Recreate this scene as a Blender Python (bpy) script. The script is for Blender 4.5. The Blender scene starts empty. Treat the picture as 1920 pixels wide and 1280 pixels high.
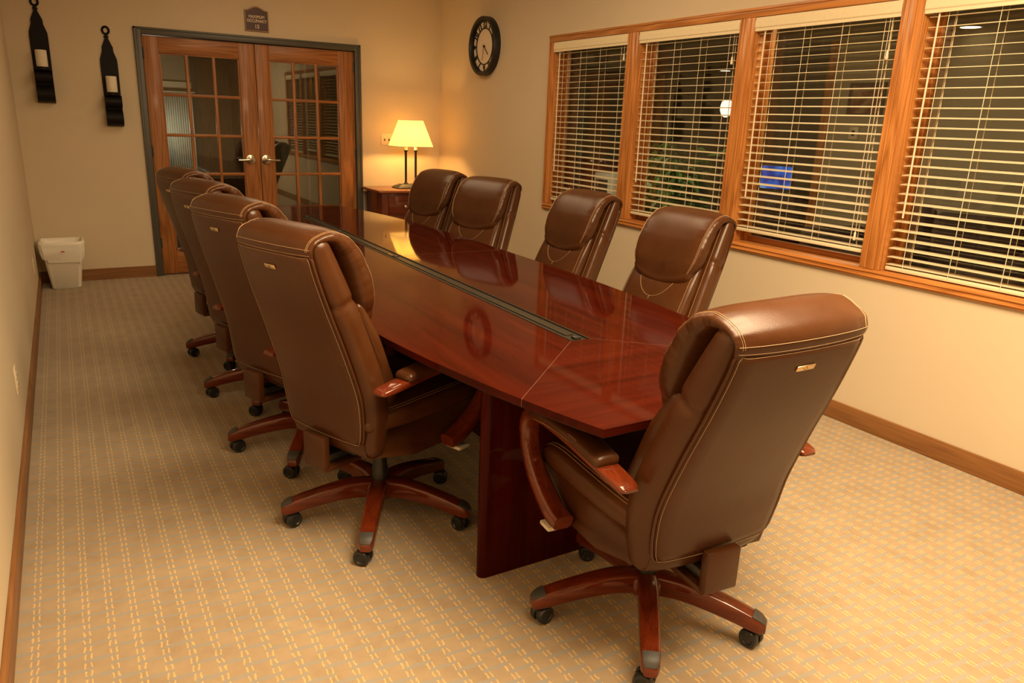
import bpy, bmesh, math, random
from mathutils import Vector, Matrix, Euler
random.seed(7)
S = bpy.context.scene
COL = S.collection
PI = math.pi

# ------------------------------------------------------------------ helpers
def link(o, parent=None):
    COL.objects.link(o)
    if parent: o.parent = parent
    return o

def tag(o, label=None, cat=None, group=None, kind=None):
    if label: o['label'] = label
    if cat: o['category'] = cat
    if group: o['group'] = group
    if kind: o['kind'] = kind
    return o

def thing(name, label, cat, loc=(0, 0, 0), rz=0, group=None):
    o = bpy.data.objects.new(name, None)
    o.empty_display_size = .05
    link(o)
    o.location = loc; o.rotation_euler = (0, 0, rz)
    return tag(o, label, cat, group)

def obj(name, bm, mat, parent=None, smooth=True, label=None, angle=40):
    me = bpy.data.meshes.new(name)
    bmesh.ops.recalc_face_normals(bm, faces=bm.faces)
    bm.to_mesh(me); bm.free()
    mats = mat if isinstance(mat, (list, tuple)) else [mat]
    for m in mats: me.materials.append(m)
    if smooth:
        for p in me.polygons: p.use_smooth = True
        try: me.set_sharp_from_angle(angle=math.radians(angle))
        except Exception: pass
    o = bpy.data.objects.new(name, me)
    link(o, parent)
    if label: o['label'] = label
    return o

def struct(name, bm, mat, parent=None, smooth=False, label=None):
    o = obj(name, bm, mat, parent, smooth)
    if parent is None:
        o['kind'] = 'structure'
        if label: o['label'] = label
    return o

def copy_tree(o, parent=None):
    c = o.copy(); COL.objects.link(c)
    if parent is not None: c.parent = parent
    for ch in list(o.children): copy_tree(ch, c)
    return c

def box(bm, x0, x1, y0, y1, z0, z1, mi=0, bev=0, M=None, seg=2):
    vs = [bm.verts.new((x, y, z)) for x in (x0, x1) for y in (y0, y1) for z in (z0, z1)]
    idx = [(0, 1, 3, 2), (4, 6, 7, 5), (0, 4, 5, 1), (2, 3, 7, 6), (0, 2, 6, 4), (1, 5, 7, 3)]
    fs = []
    for f in idx:
        fc = bm.faces.new([vs[i] for i in f]); fc.material_index = mi; fs.append(fc)
    if bev > 0:
        es = list({e for f in fs for e in f.edges})
        r = bmesh.ops.bevel(bm, geom=es, offset=bev, segments=seg, affect='EDGES', profile=.5)
        for f in r['faces']: f.material_index = mi
        vs = list({v for f in fs if f.is_valid for v in f.verts} | {v for v in r['verts']})
    if M is not None: bmesh.ops.transform(bm, matrix=M, verts=[v for v in vs if v.is_valid])
    return vs

def ring_skin(bm, rings, cap=True, mi=0, close=False):
    R = [[bm.verts.new(p) for p in r] for r in rings]
    n = len(R[0])
    m = len(R)
    for i in range(m if close else m - 1):
        a, b = R[i], R[(i + 1) % m]
        for j in range(n):
            f = bm.faces.new((a[j], a[(j + 1) % n], b[(j + 1) % n], b[j])); f.material_index = mi
    if cap and not close:
        for r in (R[0], R[-1]):
            f = bm.faces.new(r); f.material_index = mi
    return R

def lathe(bm, prof, seg=24, M=None, mi=0):
    rings = []
    for r, z in prof:
        r = max(r, 1e-4)
        ring = [Vector((r * math.cos(2 * PI * k / seg), r * math.sin(2 * PI * k / seg), z)) for k in range(seg)]
        if M is not None: ring = [M @ p for p in ring]
        rings.append(ring)
    ring_skin(bm, rings, True, mi)

def frames(pts, closed=False):
    pts = [Vector(p) for p in pts]; n = len(pts); out = []
    up = None
    for i in range(n):
        if closed: t = pts[(i + 1) % n] - pts[i - 1]
        else: t = pts[min(i + 1, n - 1)] - pts[max(i - 1, 0)]
        t.normalize()
        if up is None:
            up = Vector((0, 0, 1)) if abs(t.z) < .9 else Vector((1, 0, 0))
        u = (up - t * up.dot(t))
        if u.length < 1e-6: u = t.orthogonal()
        u.normalize(); up = u
        out.append((pts[i], t, u, t.cross(u)))
    return out

def tube(bm, pts, r, seg=6, closed=False, mi=0, dash=0):
    fr = frames(pts, closed)
    if dash:
        i = 0
        while i + dash < len(fr):
            seqs = fr[i:i + dash]
            ring_skin(bm, [[c + (u * math.cos(2 * PI * k / seg) + v * math.sin(2 * PI * k / seg)) * r for k in range(seg)] for c, t, u, v in seqs], True, mi)
            i += dash + 1
        return
    rr = r if callable(r) else (lambda s: r)
    n = len(fr)
    ring_skin(bm, [[c + (u * math.cos(2 * PI * k / seg) + v * math.sin(2 * PI * k / seg)) * rr(i / max(1, n - 1)) for k in range(seg)] for i, (c, t, u, v) in enumerate(fr)], not closed, mi, closed)

def prism(bm, poly, h0, h1, M=None, mi=0):
    """poly: list of (a,b) extruded along the third axis from h0 to h1; M maps (a,b,h)"""
    A = [Vector((a, b, h0)) for a, b in poly]; B = [Vector((a, b, h1)) for a, b in poly]
    if M is not None: A = [M @ p for p in A]; B = [M @ p for p in B]
    ring_skin(bm, [A, B], True, mi)

def bev_all(bm, off, seg=2):
    bmesh.ops.bevel(bm, geom=[e for e in bm.edges if len(e.link_faces) == 2 and e.calc_face_angle(0) > .5], offset=off, segments=seg, affect='EDGES', profile=.5)

def cat(keys, t):
    """Catmull-Rom through a list of tuples, t in 0..1"""
    n = len(keys) - 1
    x = min(max(t, 0), 1) * n; i = min(int(x), n - 1); f = x - i
    p0, p1, p2, p3 = keys[max(i - 1, 0)], keys[i], keys[i + 1], keys[min(i + 2, n)]
    return [.5 * ((2 * b) + (-a + c) * f + (2 * a - 5 * b + 4 * c - d) * f * f + (-a + 3 * b - 3 * c + d) * f ** 3) for a, b, c, d in zip(p0, p1, p2, p3)]

MX = Matrix(((0, 0, 1, 0), (1, 0, 0, 0), (0, 1, 0, 0), (0, 0, 0, 1)))   # (a,b,h)->(h,a,b): extrude along x, a->y, b->z
MY = Matrix(((1, 0, 0, 0), (0, 0, 1, 0), (0, 1, 0, 0), (0, 0, 0, 1)))   # (a,b,h)->(a,h,b): extrude along y

# ------------------------------------------------------------------ materials
class NT:
    def __init__(s, name):
        s.m = bpy.data.materials.new(name); s.m.use_nodes = True
        s.t = s.m.node_tree; s.n = s.t.nodes; s.l = s.t.links
        s.b = s.n['Principled BSDF']; s.out = s.n['Material Output']
    def node(s, typ, **kw):
        nd = s.n.new(typ)
        for k, v in kw.items():
            if k in nd.inputs: nd.inputs[k].default_value = v
            else: setattr(nd, k, v)
        return nd
    def link(s, a, b): s.l.new(a, b)
    def math(s, op, a, b=None, c=None):
        nd = s.n.new('ShaderNodeMath'); nd.operation = op
        for i, v in enumerate((a, b, c)):
            if v is None: continue
            if isinstance(v, (int, float)): nd.inputs[i].default_value = v
            else: s.link(v, nd.inputs[i])
        return nd.outputs[0]
    def coord(s, scale=(1, 1, 1), which='Object', rot=(0, 0, 0)):
        tc = s.n.new('ShaderNodeTexCoord'); mp = s.n.new('ShaderNodeMapping')
        mp.inputs['Scale'].default_value = scale; mp.inputs['Rotation'].default_value = rot
        s.link(tc.outputs[which], mp.inputs['Vector']); return mp.outputs[0]
    def ramp(s, fac, stops):
        r = s.n.new('ShaderNodeValToRGB')
        e = r.color_ramp.elements
        while len(e) < len(stops): e.new(.5)
        for el, (p, c) in zip(e, stops): el.position = p; el.color = (*c, 1)
        s.link(fac, r.inputs[0]); return r.outputs[0]
    def mix(s, fac, a, b):
        nd = s.n.new('ShaderNodeMix'); nd.data_type = 'RGBA'
        for v, k in ((fac, 0), (a, 6), (b, 7)):
            if isinstance(v, (int, float)): nd.inputs[k].default_value = v
            elif isinstance(v, tuple): nd.inputs[k].default_value = (*v, 1)
            else: s.link(v, nd.inputs[k])
        return nd.outputs[2]
    def noise(s, vec, scale, detail=3, rough=.5):
        nd = s.n.new('ShaderNodeTexNoise'); nd.inputs['Scale'].default_value = scale
        nd.inputs['Detail'].default_value = detail; nd.inputs['Roughness'].default_value = rough
        s.link(vec, nd.inputs['Vector']); return nd.outputs['Fac']
    def bump(s, h, strength=.2, dist=.002):
        nd = s.n.new('ShaderNodeBump'); nd.inputs['Strength'].default_value = strength; nd.inputs['Distance'].default_value = dist
        s.link(h, nd.inputs['Height']); s.link(nd.outputs[0], s.b.inputs['Normal'])
    def set(s, **kw):
        nm = dict(color='Base Color', rough='Roughness', metal='Metallic', spec='Specular IOR Level', coat='Coat Weight', coat_rough='Coat Roughness', sheen='Sheen Weight', emit='Emission Color', estr='Emission Strength', trans='Transmission Weight')
        for k, v in kw.items():
            i = s.b.inputs[nm[k]]
            if isinstance(v, tuple): i.default_value = (*v, 1)
            elif isinstance(v, (int, float)): i.default_value = v
            else: s.link(v, i)
        return s

def plain(name, col, rough=.5, **kw):
    n = NT(name); n.set(color=col, rough=rough, **kw)
    v = n.coord(); f = n.noise(v, 60, 2)
    n.set(color=n.mix(f, tuple(c * .94 for c in col), tuple(min(1, c * 1.06) for c in col)))
    return n.m

def mat_wall(name, col):
    n = NT(name); v = n.coord()
    f = n.noise(v, 2.2, 3); g = n.noise(v, 260, 3)
    n.set(color=n.mix(f, tuple(c * .97 for c in col), tuple(c * 1.03 for c in col)), rough=.75, spec=.25)
    n.bump(g, .12, .002); return n.m

def mat_wood(name, dark, light, axis='x', rough=.32, coat=.3, scale=1.0, contrast=1.0, spec=.35, crough=.12):
    """straight / cathedral grain running along the given object axis"""
    n = NT(name)
    k = {'x': (.55, 9, 9), 'y': (9, .55, 9), 'z': (9, 9, .55)}[axis]
    v = n.coord(tuple(c * scale for c in k))
    w = n.node('ShaderNodeTexNoise', Scale=1.2, Detail=2.0); n.link(v, w.inputs['Vector'])
    rings = n.math('FRACT', n.math('MULTIPLY', w.outputs['Fac'], 9.0))
    tri = n.math('ABSOLUTE', n.math('SUBTRACT', rings, .5))
    k2 = {'x': (3, 240, 240), 'y': (240, 3, 240), 'z': (240, 240, 3)}[axis]
    pores = n.noise(n.coord(k2), 1.0, 2)
    f = n.math('ADD', n.math('MULTIPLY', tri, 1.1 * contrast), n.math('MULTIPLY', pores, .75))
    mid = tuple((a + b) / 2 for a, b in zip(dark, light))
    c = n.ramp(f, [(.2, dark), (.5, mid), (.85, light)])
    n.set(color=c, rough=rough, coat=coat, coat_rough=crough, spec=spec)
    n.bump(pores, .05, .001); return n.m

def mat_leather():
    n = NT('brown_leather'); v = n.coord()
    a = n.noise(v, 3.0, 4); b = n.noise(v, 380, 3, .6); c = n.noise(v, 14, 3)
    col = n.ramp(n.math('ADD', n.math('MULTIPLY', a, .7), n.math('MULTIPLY', c, .3)), [(.15, (.038, .0115, .0032)), (.5, (.060, .0187, .0050)), (.85, (.086, .0290, .0082))])
    vor = n.node('ShaderNodeTexVoronoi', Scale=420.0); n.link(v, vor.inputs['Vector'])
    n.set(color=col, rough=n.math('ADD', n.math('MULTIPLY', c, .10), .26), spec=.36)
    n.bump(n.math('ADD', n.math('MULTIPLY', vor.outputs['Distance'], .5), n.math('ADD', b, n.math('MULTIPLY', c, 2.5))), .16, .0012)
    return n.m

def mat_carpet():
    n = NT('patterned_carpet')
    tc = n.node('ShaderNodeTexCoord'); sp = n.node('ShaderNodeSeparateXYZ')
    base_v = tc.outputs['Object']
    n.link(base_v, sp.inputs[0])
    wob = n.noise(base_v, 55, 2)
    wx = n.math('MULTIPLY', n.math('SUBTRACT', wob, .5), .012)
    X = n.math('ADD', sp.outputs['X'], wx); Y = n.math('ADD', sp.outputs['Y'], wx)
    # slight skew of the blue-grey bars
    u = n.math('DIVIDE', X, .063); v = n.math('DIVIDE', Y, .072)
    fu = n.math('FRACT', n.math('ADD', u, 100.0)); cu = n.math('ABSOLUTE', n.math('SUBTRACT', fu, .5))
    fv2 = n.math('FRACT', n.math('MULTIPLY', n.math('ADD', v, 100.0), 2.0))
    # yellow pairs
    line = n.math('LESS_THAN', n.math('ABSOLUTE', n.math('SUBTRACT', cu, .115)), .034)
    dash = n.math('LESS_THAN', n.math('ABSOLUTE', n.math('SUBTRACT', fv2, .5)), .33)
    yel = n.math('MULTIPLY', line, dash)
    # grey bars in the gaps, staggered by gap
    gap = n.math('FLOOR', n.math('ADD', u, 100.5))
    par = n.math('MULTIPLY', n.math('MODULO', gap, 2.0), .5)
    skew = n.math('MULTIPLY', n.math('SUBTRACT', n.math('FRACT', n.math('ADD', u, 100.5)), .5), .10)
    fv = n.math('FRACT', n.math('ADD', n.math('ADD', n.math('ADD', v, 100.0), par), skew))
    near = n.math('MINIMUM', fv, n.math('SUBTRACT', 1.0, fv))
    barA = n.math('LESS_THAN', near, .105)
    near2 = n.math('MINIMUM', fv2, n.math('SUBTRACT', 1.0, fv2))
    barB = n.math('MULTIPLY', n.math('LESS_THAN', near2, .16), n.math('LESS_THAN', cu, .16))
    bar = n.math('MAXIMUM', barA, barB)
    rib = n.math('ADD', n.math('MULTIPLY', n.math('SINE', n.math('MULTIPLY', n.math('ADD', sp.outputs['X'], n.math('MULTIPLY', sp.outputs['Y'], .35)), 1500.0)), .5), .5)
    big = n.noise(base_v, 9, 4, .6); fine = n.noise(base_v, 420, 3, .7)
    c = n.ramp(big, [(.3, (.325, .237, .152)), (.5, (.382, .283, .182)), (.7, (.425, .319, .208))])
    c = n.mix(n.math('MULTIPLY', fine, .4), c, (.30, .218, .135))
    grey = n.mix(rib, (.235, .245, .245), (.36, .315, .25))
    c = n.mix(n.math('MULTIPLY', bar, .82), c, grey)
    c = n.mix(n.math('MULTIPLY', yel, .62), c, (.74, .50, .20))
    n.set(color=c, rough=.95, spec=.1, sheen=.15)
    n.bump(n.math('ADD', fine, n.math('MULTIPLY', bar, -.4)), .45, .004)
    return n.m

def mat_table(axis='y'):
    n = NT('mahogany_gloss_' + axis)
    k = {'x': (1.2, 26, 26), 'y': (26, 1.2, 26), 'z': (26, 26, 1.2)}[axis]
    v = n.coord(k)
    a = n.noise(v, 1.0, 4, .55)
    k2 = {'x': (6, 300, 300), 'y': (300, 6, 300), 'z': (300, 300, 6)}[axis]
    p = n.noise(n.coord(k2), 1.0, 2)
    c = n.ramp(n.math('ADD', n.math('MULTIPLY', a, .8), n.math('MULTIPLY', p, .2)), [(.3, (.024, .0025, .0010)), (.5, (.041, .0040, .0015)), (.72, (.060, .0066, .0024))])
    n.set(color=c, rough=.45, spec=.0, coat=1.0, coat_rough=.05)
    n.b.inputs['Coat IOR'].default_value = 1.16
    return n.m

def mat_glass(name, tint=(.93, .96, .93), refl=1.0):
    n = NT(name)
    n.n.remove(n.b)
    tr = n.node('ShaderNodeBsdfTransparent'); tr.inputs[0].default_value = (*tint, 1)
    gl = n.node('ShaderNodeBsdfGlossy'); gl.inputs['Roughness'].default_value = .0; gl.inputs['Color'].default_value = (refl, refl, refl, 1)
    fr = n.node('ShaderNodeFresnel', IOR=1.55)
    ge = n.node('ShaderNodeNewGeometry')
    n.link(n.math('ADD', 1.5, n.math('MULTIPLY', ge.outputs['Backfacing'], 1 / 1.5 - 1.5)), fr.inputs['IOR'])
    nz = n.noise(n.coord(), 2.0, 1)
    # double-pane reflectance
    f2 = n.math('MINIMUM', n.math('MULTIPLY', fr.outputs[0], n.math('ADD', 1.3, n.math('MULTIPLY', nz, .1))), 1.0)
    mx = n.node('ShaderNodeMixShader')
    n.link(f2, mx.inputs[0]); n.link(tr.outputs[0], mx.inputs[1]); n.link(gl.outputs[0], mx.inputs[2])
    n.link(mx.outputs[0], n.out.inputs[0])
    return n.m

def mat_emit(name, col, strength):
    n = NT(name); v = n.coord(); f = n.noise(v, 8, 1)
    n.set(color=col, emit=n.mix(f, tuple(c * .97 for c in col), col), estr=strength, rough=.6)
    return n.m

WALLC = (.64, .525, .375)
M = {}
M['wall'] = mat_wall('tan_wall_paint', WALLC)
M['ceil'] = mat_wall('white_ceiling_paint', (.80, .77, .72))
M['carpet'] = mat_carpet()
oakD, oakL = (.30, .098, .019), (.58, .235, .062)
for ax in 'xyz':
    M['oak_' + ax] = mat_wood('golden_oak_' + ax, oakD, oakL, ax)
    M['door_' + ax] = mat_wood('door_oak_' + ax, (.19, .064, .015), (.38, .145, .040), ax, rough=.45, coat=.08)
    M['base_' + ax] = mat_wood('baseboard_wood_' + ax, (.17, .068, .020), (.31, .135, .042), ax, rough=.5, coat=.1, contrast=.5)
    M['tab_' + ax] = mat_table(ax)
    M['cherry_' + ax] = mat_wood('cherry_wood_' + ax, (.070, .0090, .0022), (.165, .027, .0060), ax, rough=.35, coat=1.0, contrast=.45, spec=.08, crough=.06)
M['dark_edge'] = plain('dark_edge_band', (.035, .022, .012), .35)
M['channel'] = plain('bronze_channel', (.032, .026, .016), .38, metal=.35)
M['channel_dark'] = plain('dark_groove', (.012, .008, .006), .5)
M['leather'] = mat_leather()
M['stitch'] = plain('cream_thread', (.42, .265, .145), .8)
M['black'] = plain('black_plastic', (.018, .018, .018), .38)
M['black_soft'] = plain('black_fabric', (.02, .016, .014), .8)
M['caster'] = plain('caster_plastic', (.016, .018, .019), .30)
M['toe'] = plain('grey_toe_cap', (.040, .038, .035), .5)
M['steel'] = plain('door_frame_paint', (.072, .066, .054), .42)
M['nickel'] = plain('satin_nickel', (.72, .68, .60), .22, metal=1.0)
M['brass'] = plain('brass_plate', (.72, .56, .34), .28, metal=1.0)
M['tagdark'] = plain('tag_engraving', (.10, .06, .03), .5)
M['lever'] = plain('grey_paddle', (.62, .58, .50), .4)
M['iron'] = plain('black_iron', (.009, .007, .006), .5, spec=.15)
M['wax'] = plain('ivory_wax', (.78, .70, .56), .6)
M['bin'] = plain('white_bin_plastic', (.82, .77, .66), .45)
M['liner'] = plain('white_liner_film', (.86, .81, .71), .32)
M['red'] = plain('red_print', (.45, .04, .02), .5)
M['almond'] = plain('almond_plate', (.74, .62, .44), .4)
M['slot'] = plain('slot_dark', (.05, .035, .02), .6)
M['blind'] = plain('cream_blind', (.80, .68, .46), .45)
M['cord'] = plain('cream_cord', (.74, .63, .46), .8)
M['wand'] = plain('cream_wand', (.82, .68, .50), .35)
M['sign'] = plain('maroon_sign', (.060, .014, .008), .45)
M['signgold'] = plain('sign_border', (.50, .30, .15), .5)
M['signtext'] = plain('sign_lettering', (.72, .56, .42), .5)
M['clockface'] = plain('clock_face', (.82, .68, .52), .6)
M['clockblack'] = plain('clock_black', (.010, .009, .008), .42)
M['lampbase'] = plain('bronze_lamp', (.022, .015, .009), .45)
M['glass_d'] = mat_glass('door_glass')
M['glass_w'] = mat_glass('window_glass', (.90, .93, .90))
M['ns'] = mat_wood('nightstand_cherry', (.16, .028, .007), (.33, .082, .022), 'x', rough=.3, coat=.5, contrast=.6)
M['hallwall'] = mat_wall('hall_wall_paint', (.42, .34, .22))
M['darkwood'] = mat_wood('dark_panel_wood', (.045, .017, .006), (.10, .04, .014), 'z', rough=.4)
M['black_frame'] = plain('black_door_frame', (.02, .022, .022), .4)
M['sheer'] = plain('sheer_curtain', (.80, .82, .74), .8)
M['leaf'] = plain('green_leaf', (.075, .17, .035), .45)
M['pot'] = plain('dark_pot', (.05, .03, .02), .4)
M['sofa'] = plain('dark_upholstery', (.055, .030, .018), .8)

# ------------------------------------------------------------------ camera
F_PX = 1400.3852
yaw, pitch, roll = .5381, -.2868, .0377
CAM = Vector((-3.4023, -7.33, 1.4588))
fw = Vector((math.sin(yaw) * math.cos(pitch), math.cos(yaw) * math.cos(pitch), math.sin(pitch)))
r0 = Vector((math.cos(yaw), -math.sin(yaw), 0)); u0 = r0.cross(fw)
rr_ = r0 * math.cos(roll) + u0 * math.sin(roll); uu_ = -r0 * math.sin(roll) + u0 * math.cos(roll)
cd = bpy.data.cameras.new('camera'); cam = bpy.data.objects.new('camera', cd); link(cam)
cd.sensor_width = 36; cd.lens = F_PX * 36 / 1920; cd.clip_start = .05
cam.matrix_world = Matrix(((rr_.x, uu_.x, -fw.x, CAM.x), (rr_.y, uu_.y, -fw.y, CAM.y), (rr_.z, uu_.z, -fw.z, CAM.z), (0, 0, 0, 1)))
S.camera = cam

# ------------------------------------------------------------------ room shell
XL, YF, H = -3.682, -11.0, 2.75
def B(*boxes, bev=0):
    bm = bmesh.new()
    for b in boxes: box(bm, *b[:6], mi=b[6] if len(b) > 6 else 0, bev=bev)
    return bm

struct('floor', B((XL - .1, .14, YF, .12, -.1, 0)), M['carpet'], label='beige carpet with rows of yellow and grey woven dashes')
struct('ceiling', B((XL - .1, .14, YF, .12, H, H + .1)), M['ceil'])
struct('wall_left', B((XL - .1, XL, YF, .12, 0, H)), M['wall'])
struct('wall_front', B((XL, .14, YF - .1, YF, 0, H)), M['wall'])
DX0, DX1, DT = -2.7805, -.8452, 2.09
struct('wall_back', B((XL, DX0, 0, .12, 0, H), (DX1, .0, 0, .12, 0, H), (DX0, DX1, 0, .12, DT, H)), M['wall'])
OY0, OY1, OZ0, OZ1 = -2.105, -6.030, .80, 2.085     # window hole
struct('wall_right', B((0, .14, OY0, .12, 0, H), (0, .14, YF, OY1, 0, H), (0, .14, OY1, OY0, 0, OZ0), (0, .14, OY1, OY0, OZ1, H)), M['wall'])

def baseboard(name, pts, axis):
    bm = bmesh.new()
    (x0, x1, y0, y1) = pts
    box(bm, x0, x1, y0, y1, 0, .098, bev=.003)
    return struct(name, bm, M['base_' + axis], smooth=True)
baseboard('baseboard_left', (XL, XL + .015, YF, 0), 'y')
baseboard('baseboard_right', (-.015, 0, YF, 0), 'y')
bm = B((XL + .015, DX0 - .002, -.015, 0, 0, .098), (DX1 + .002, -.015, -.015, 0, 0, .098))
struct('baseboard_back', bm, M['base_x'])

# steel door frame
bm = bmesh.new()
fw_ = .05
for (x0, x1, z0, z1) in ((DX0, DX0 + fw_, 0, DT), (DX1 - fw_, DX1, 0, DT), (DX0 + fw_, DX1 - fw_, DT - fw_, DT)):
    box(bm, x0, x1, -.016, .10, z0, z1, bev=.004)
# outer bead
box(bm, DX0 - .006, DX0 + .012, -.022, 0, 0, DT + .006, bev=.003)
box(bm, DX1 - .012, DX1 + .006, -.022, 0, 0, DT + .006, bev=.003)
box(bm, DX0 - .006, DX1 + .006, -.022, 0, DT - .012, DT + .006, bev=.003)
# stops
box(bm, DX0 + fw_ - .002, DX0 + fw_ + .014, .060, .10, 0, DT - fw_)
box(bm, DX1 - fw_ - .014, DX1 - fw_ + .002, .060, .10, 0, DT - fw_)
struct('trim_1', bm, M['steel'], smooth=True, label='dark grey painted steel frame around the double doors')

# door leaves
def door_leaf(name, x0, x1, gx, cols, hx, hdir, label):
    t = bpy.data.objects.new(name, None); link(t); tag(t, label, None, None, 'structure')
    t.location = ((x0 + x1) / 2, .035, 0)
    ox, oy = t.location.x, t.location.y
    y0, y1 = .012 - oy, .056 - oy
    g0, g1 = gx[0] - ox, gx[1] - ox; a, b = x0 - ox, x1 - ox
    z0, z1, gz0, gz1 = .012, DT - fw_ - .006, .225, 1.905
    bm = bmesh.new()
    box(bm, a, g0, y0, y1, z0, z1, mi=0, bev=.003); box(bm, g1, b, y0, y1, z0, z1, mi=0, bev=.003)
    box(bm, g0, g1, y0 + .0005, y1, gz1, z1, mi=1, bev=.002); box(bm, g0, g1, y0 + .0005, y1, z0, gz0, mi=1, bev=.002)
    bm2 = obj('leaf_frame', bm, [M['door_z'], M['door_x']], t)
    bm = bmesh.new()
    w = .013
    for c in cols: box(bm, c - ox - w, c - ox + w, y0 + .004, y1 - .004, gz0, gz1, mi=0, bev=.006)
    for k in range(1, 5):
        z = gz1 - (gz1 - gz0) / 5 * k
        box(bm, g0, g1, y0 + .005, y1 - .005, z - w, z + w, mi=1, bev=.006)
    # glazing bead around the light
    for (xa, xb, za, zb, m_) in ((g0, g0 + .012, gz0, gz1, 0), (g1 - .012, g1, gz0, gz1, 0), (g0, g1, gz0, gz0 + .012, 1), (g0, g1, gz1 - .012, gz1, 1)):
        box(bm, xa, xb, y0 + .006, y1 - .006, za, zb, mi=m_, bev=.004)
    obj('muntin_grid', bm, [M['door_z'], M['door_x']], t)
    bm = bmesh.new(); box(bm, g0, g1, -.003, .003, gz0, gz1)
    obj('pane', bm, M['glass_d'], t, smooth=False)
    # lever handle
    bm = bmesh.new(); zc = 1.03; X = hx - ox
    Mr = Matrix.Translation((X, y0, zc)) @ Matrix.Rotation(PI / 2, 4, 'X')
    lathe(bm, [(.045, 0), (.045, .004), (.041, .011), (.020, .016), (.013, .02), (.013, .045)], 28, Mr)
    h = obj('door_handle', bm, M['nickel'], t)
    bm = bmesh.new()
    pts = [(X, y0 - .045, zc), (X + hdir * .02, y0 - .052, zc), (X + hdir * .06, y0 - .052, zc - .002), (X + hdir * .115, y0 - .047, zc - .004)]
    tube(bm, [cat(pts, i / 14) for i in range(15)], lambda s: .0125 - .004 * s, 10)
    obj('lever', bm, M['nickel'], h)
    bm = bmesh.new(); lathe(bm, [(.007, .0), (.006, .003)], 12, Matrix.Translation((X + hdir * -.006, y0 - .0455, zc - .008)) @ Matrix.Rotation(PI / 2, 4, 'X'))
    obj('keyhole', bm, M['slot'], h)
    # hinges on the outer stile
    hxx = a + .006 if hdir < 0 else b - .006
    for z in (.25, 1.05, 1.85):
        bm = bmesh.new(); lathe(bm, [(.006, 0), (.006, .09)], 10, Matrix.Translation((hxx, y0 - .004, z)))
        obj('hinge', bm, M['steel'], t)
    return t
xm = -1.8155
door_leaf('door_1', DX0 + fw_ + .004, xm - .003, (-2.605, -1.955), (-2.389, -2.168), -1.905, -1, 'left oak french door leaf with fifteen glass panes')
door_leaf('door_2', xm + .003, DX1 - fw_ - .004, (-1.690, -1.052), (-1.475, -1.262), -1.765, 1, 'right oak french door leaf with fifteen glass panes')

# ------------------------------------------------------------------ windows
WINS = [(-2.125, -3.036), (-3.155, -4.040), (-4.150, -5.022), (-5.130, -6.010)]
ZT, ZB = 2.106, .774          # outer casing
JT, JB = 2.055, .822          # jamb opening
CW = .046
bm = bmesh.new()
def casing_z(y0, y1, z0, z1):
    box(bm, -.016, 0, y0, y1, z0, z1, mi=1, bev=.003)
Y0, Y1 = -2.058, -6.075
box(bm, -.018, 0, Y1, Y0, JT, ZT, mi=0, bev=.004); box(bm, -.018, 0, Y1, Y0, ZB, JB, mi=0, bev=.004)
for z in (ZT - .012, ZB + .012, ZB + .034): box(bm, -.024, -.016, Y1, Y0, z - .004, z + .004, mi=0, bev=.003)
casing_z(WINS[0][0], Y0, JB, JT); casing_z(Y1, WINS[3][1], JB, JT)
box(bm, -.024, -.016, Y0 - .016, Y0 - .008, JB, JT, mi=1, bev=.003)
box(bm, -.022, -.014, Y0 - .052, Y0 - .046, JB, JT, mi=1, bev=.002)
for i in range(3):
    a, b = WINS[i][1], WINS[i + 1][0]
    casing_z(b, a, JB, JT)
    c = (a + b) / 2
    for d in (-.023, .023): box(bm, -.024, -.014, c + d - .004, c + d + .004, JB, JT, mi=1, bev=.003)
    box(bm, -.0205, -.014, c - .018, c + .018, JB, JT, mi=1, bev=.002)
    for e in (b + .005, a - .005): box(bm, -.021, -.014, e - .004, e + .004, JB, JT, mi=1, bev=.003)
struct('trim_2', bm, [M['oak_y'], M['oak_z']], smooth=True, label='golden oak casing around the row of four windows')

def window(i, y0, y1):
    t = bpy.data.objects.new('window_%d' % (i + 1), None); link(t)
    tag(t, ['first', 'second', 'third', 'fourth'][i] + ' interior window counted from the clock', None, None, 'structure')
    cy = (y0 + y1) / 2; t.location = (.07, cy, (JT + JB) / 2)
    ox, oy, oz = t.location
    def bx(bm, x0, x1, ya, yb, za, zb, mi, bev=.003): box(bm, x0 - ox, x1 - ox, min(ya, yb) - oy, max(ya, yb) - oy, za - oz, zb - oz, mi=mi, bev=bev)
    bm = bmesh.new(); j = .016; e = .0
    bx(bm, 0, .139, y0 + j + .0, y0, JB, JT, 1); bx(bm, 0, .139, y1, y1 - j, JB, JT, 1)
    bx(bm, 0, .139, y0 + j, y1 - j, JT, JT + j, 0); bx(bm, 0, .139, y0 + j, y1 - j, JB - j, JB, 0)
    obj('jamb', bm, [M['oak_y'], M['oak_z']], t)
    bm = bmesh.new(); s = .030
    bx(bm, .095, .13, y0, y0 - s, JB, JT, 1); bx(bm, .095, .13, y1 + s, y1, JB, JT, 1)
    bx(bm, .095, .13, y0 - s, y1 + s, JT - s, JT, 0); bx(bm, .095, .13, y0 - s, y1 + s, JB, JB + s, 0)
    obj('window_frame', bm, [M['oak_y'], M['oak_z']], t)
    bm = bmesh.new(); bx(bm, .110, .116, y0 - s + .002, y1 + s - .002, JB + s - .002, JT - s + .002, 0, 0)
    obj('pane', bm, M['glass_w'], t, smooth=False)
for i, (a, b) in enumerate(WINS): window(i, a, b)

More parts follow.
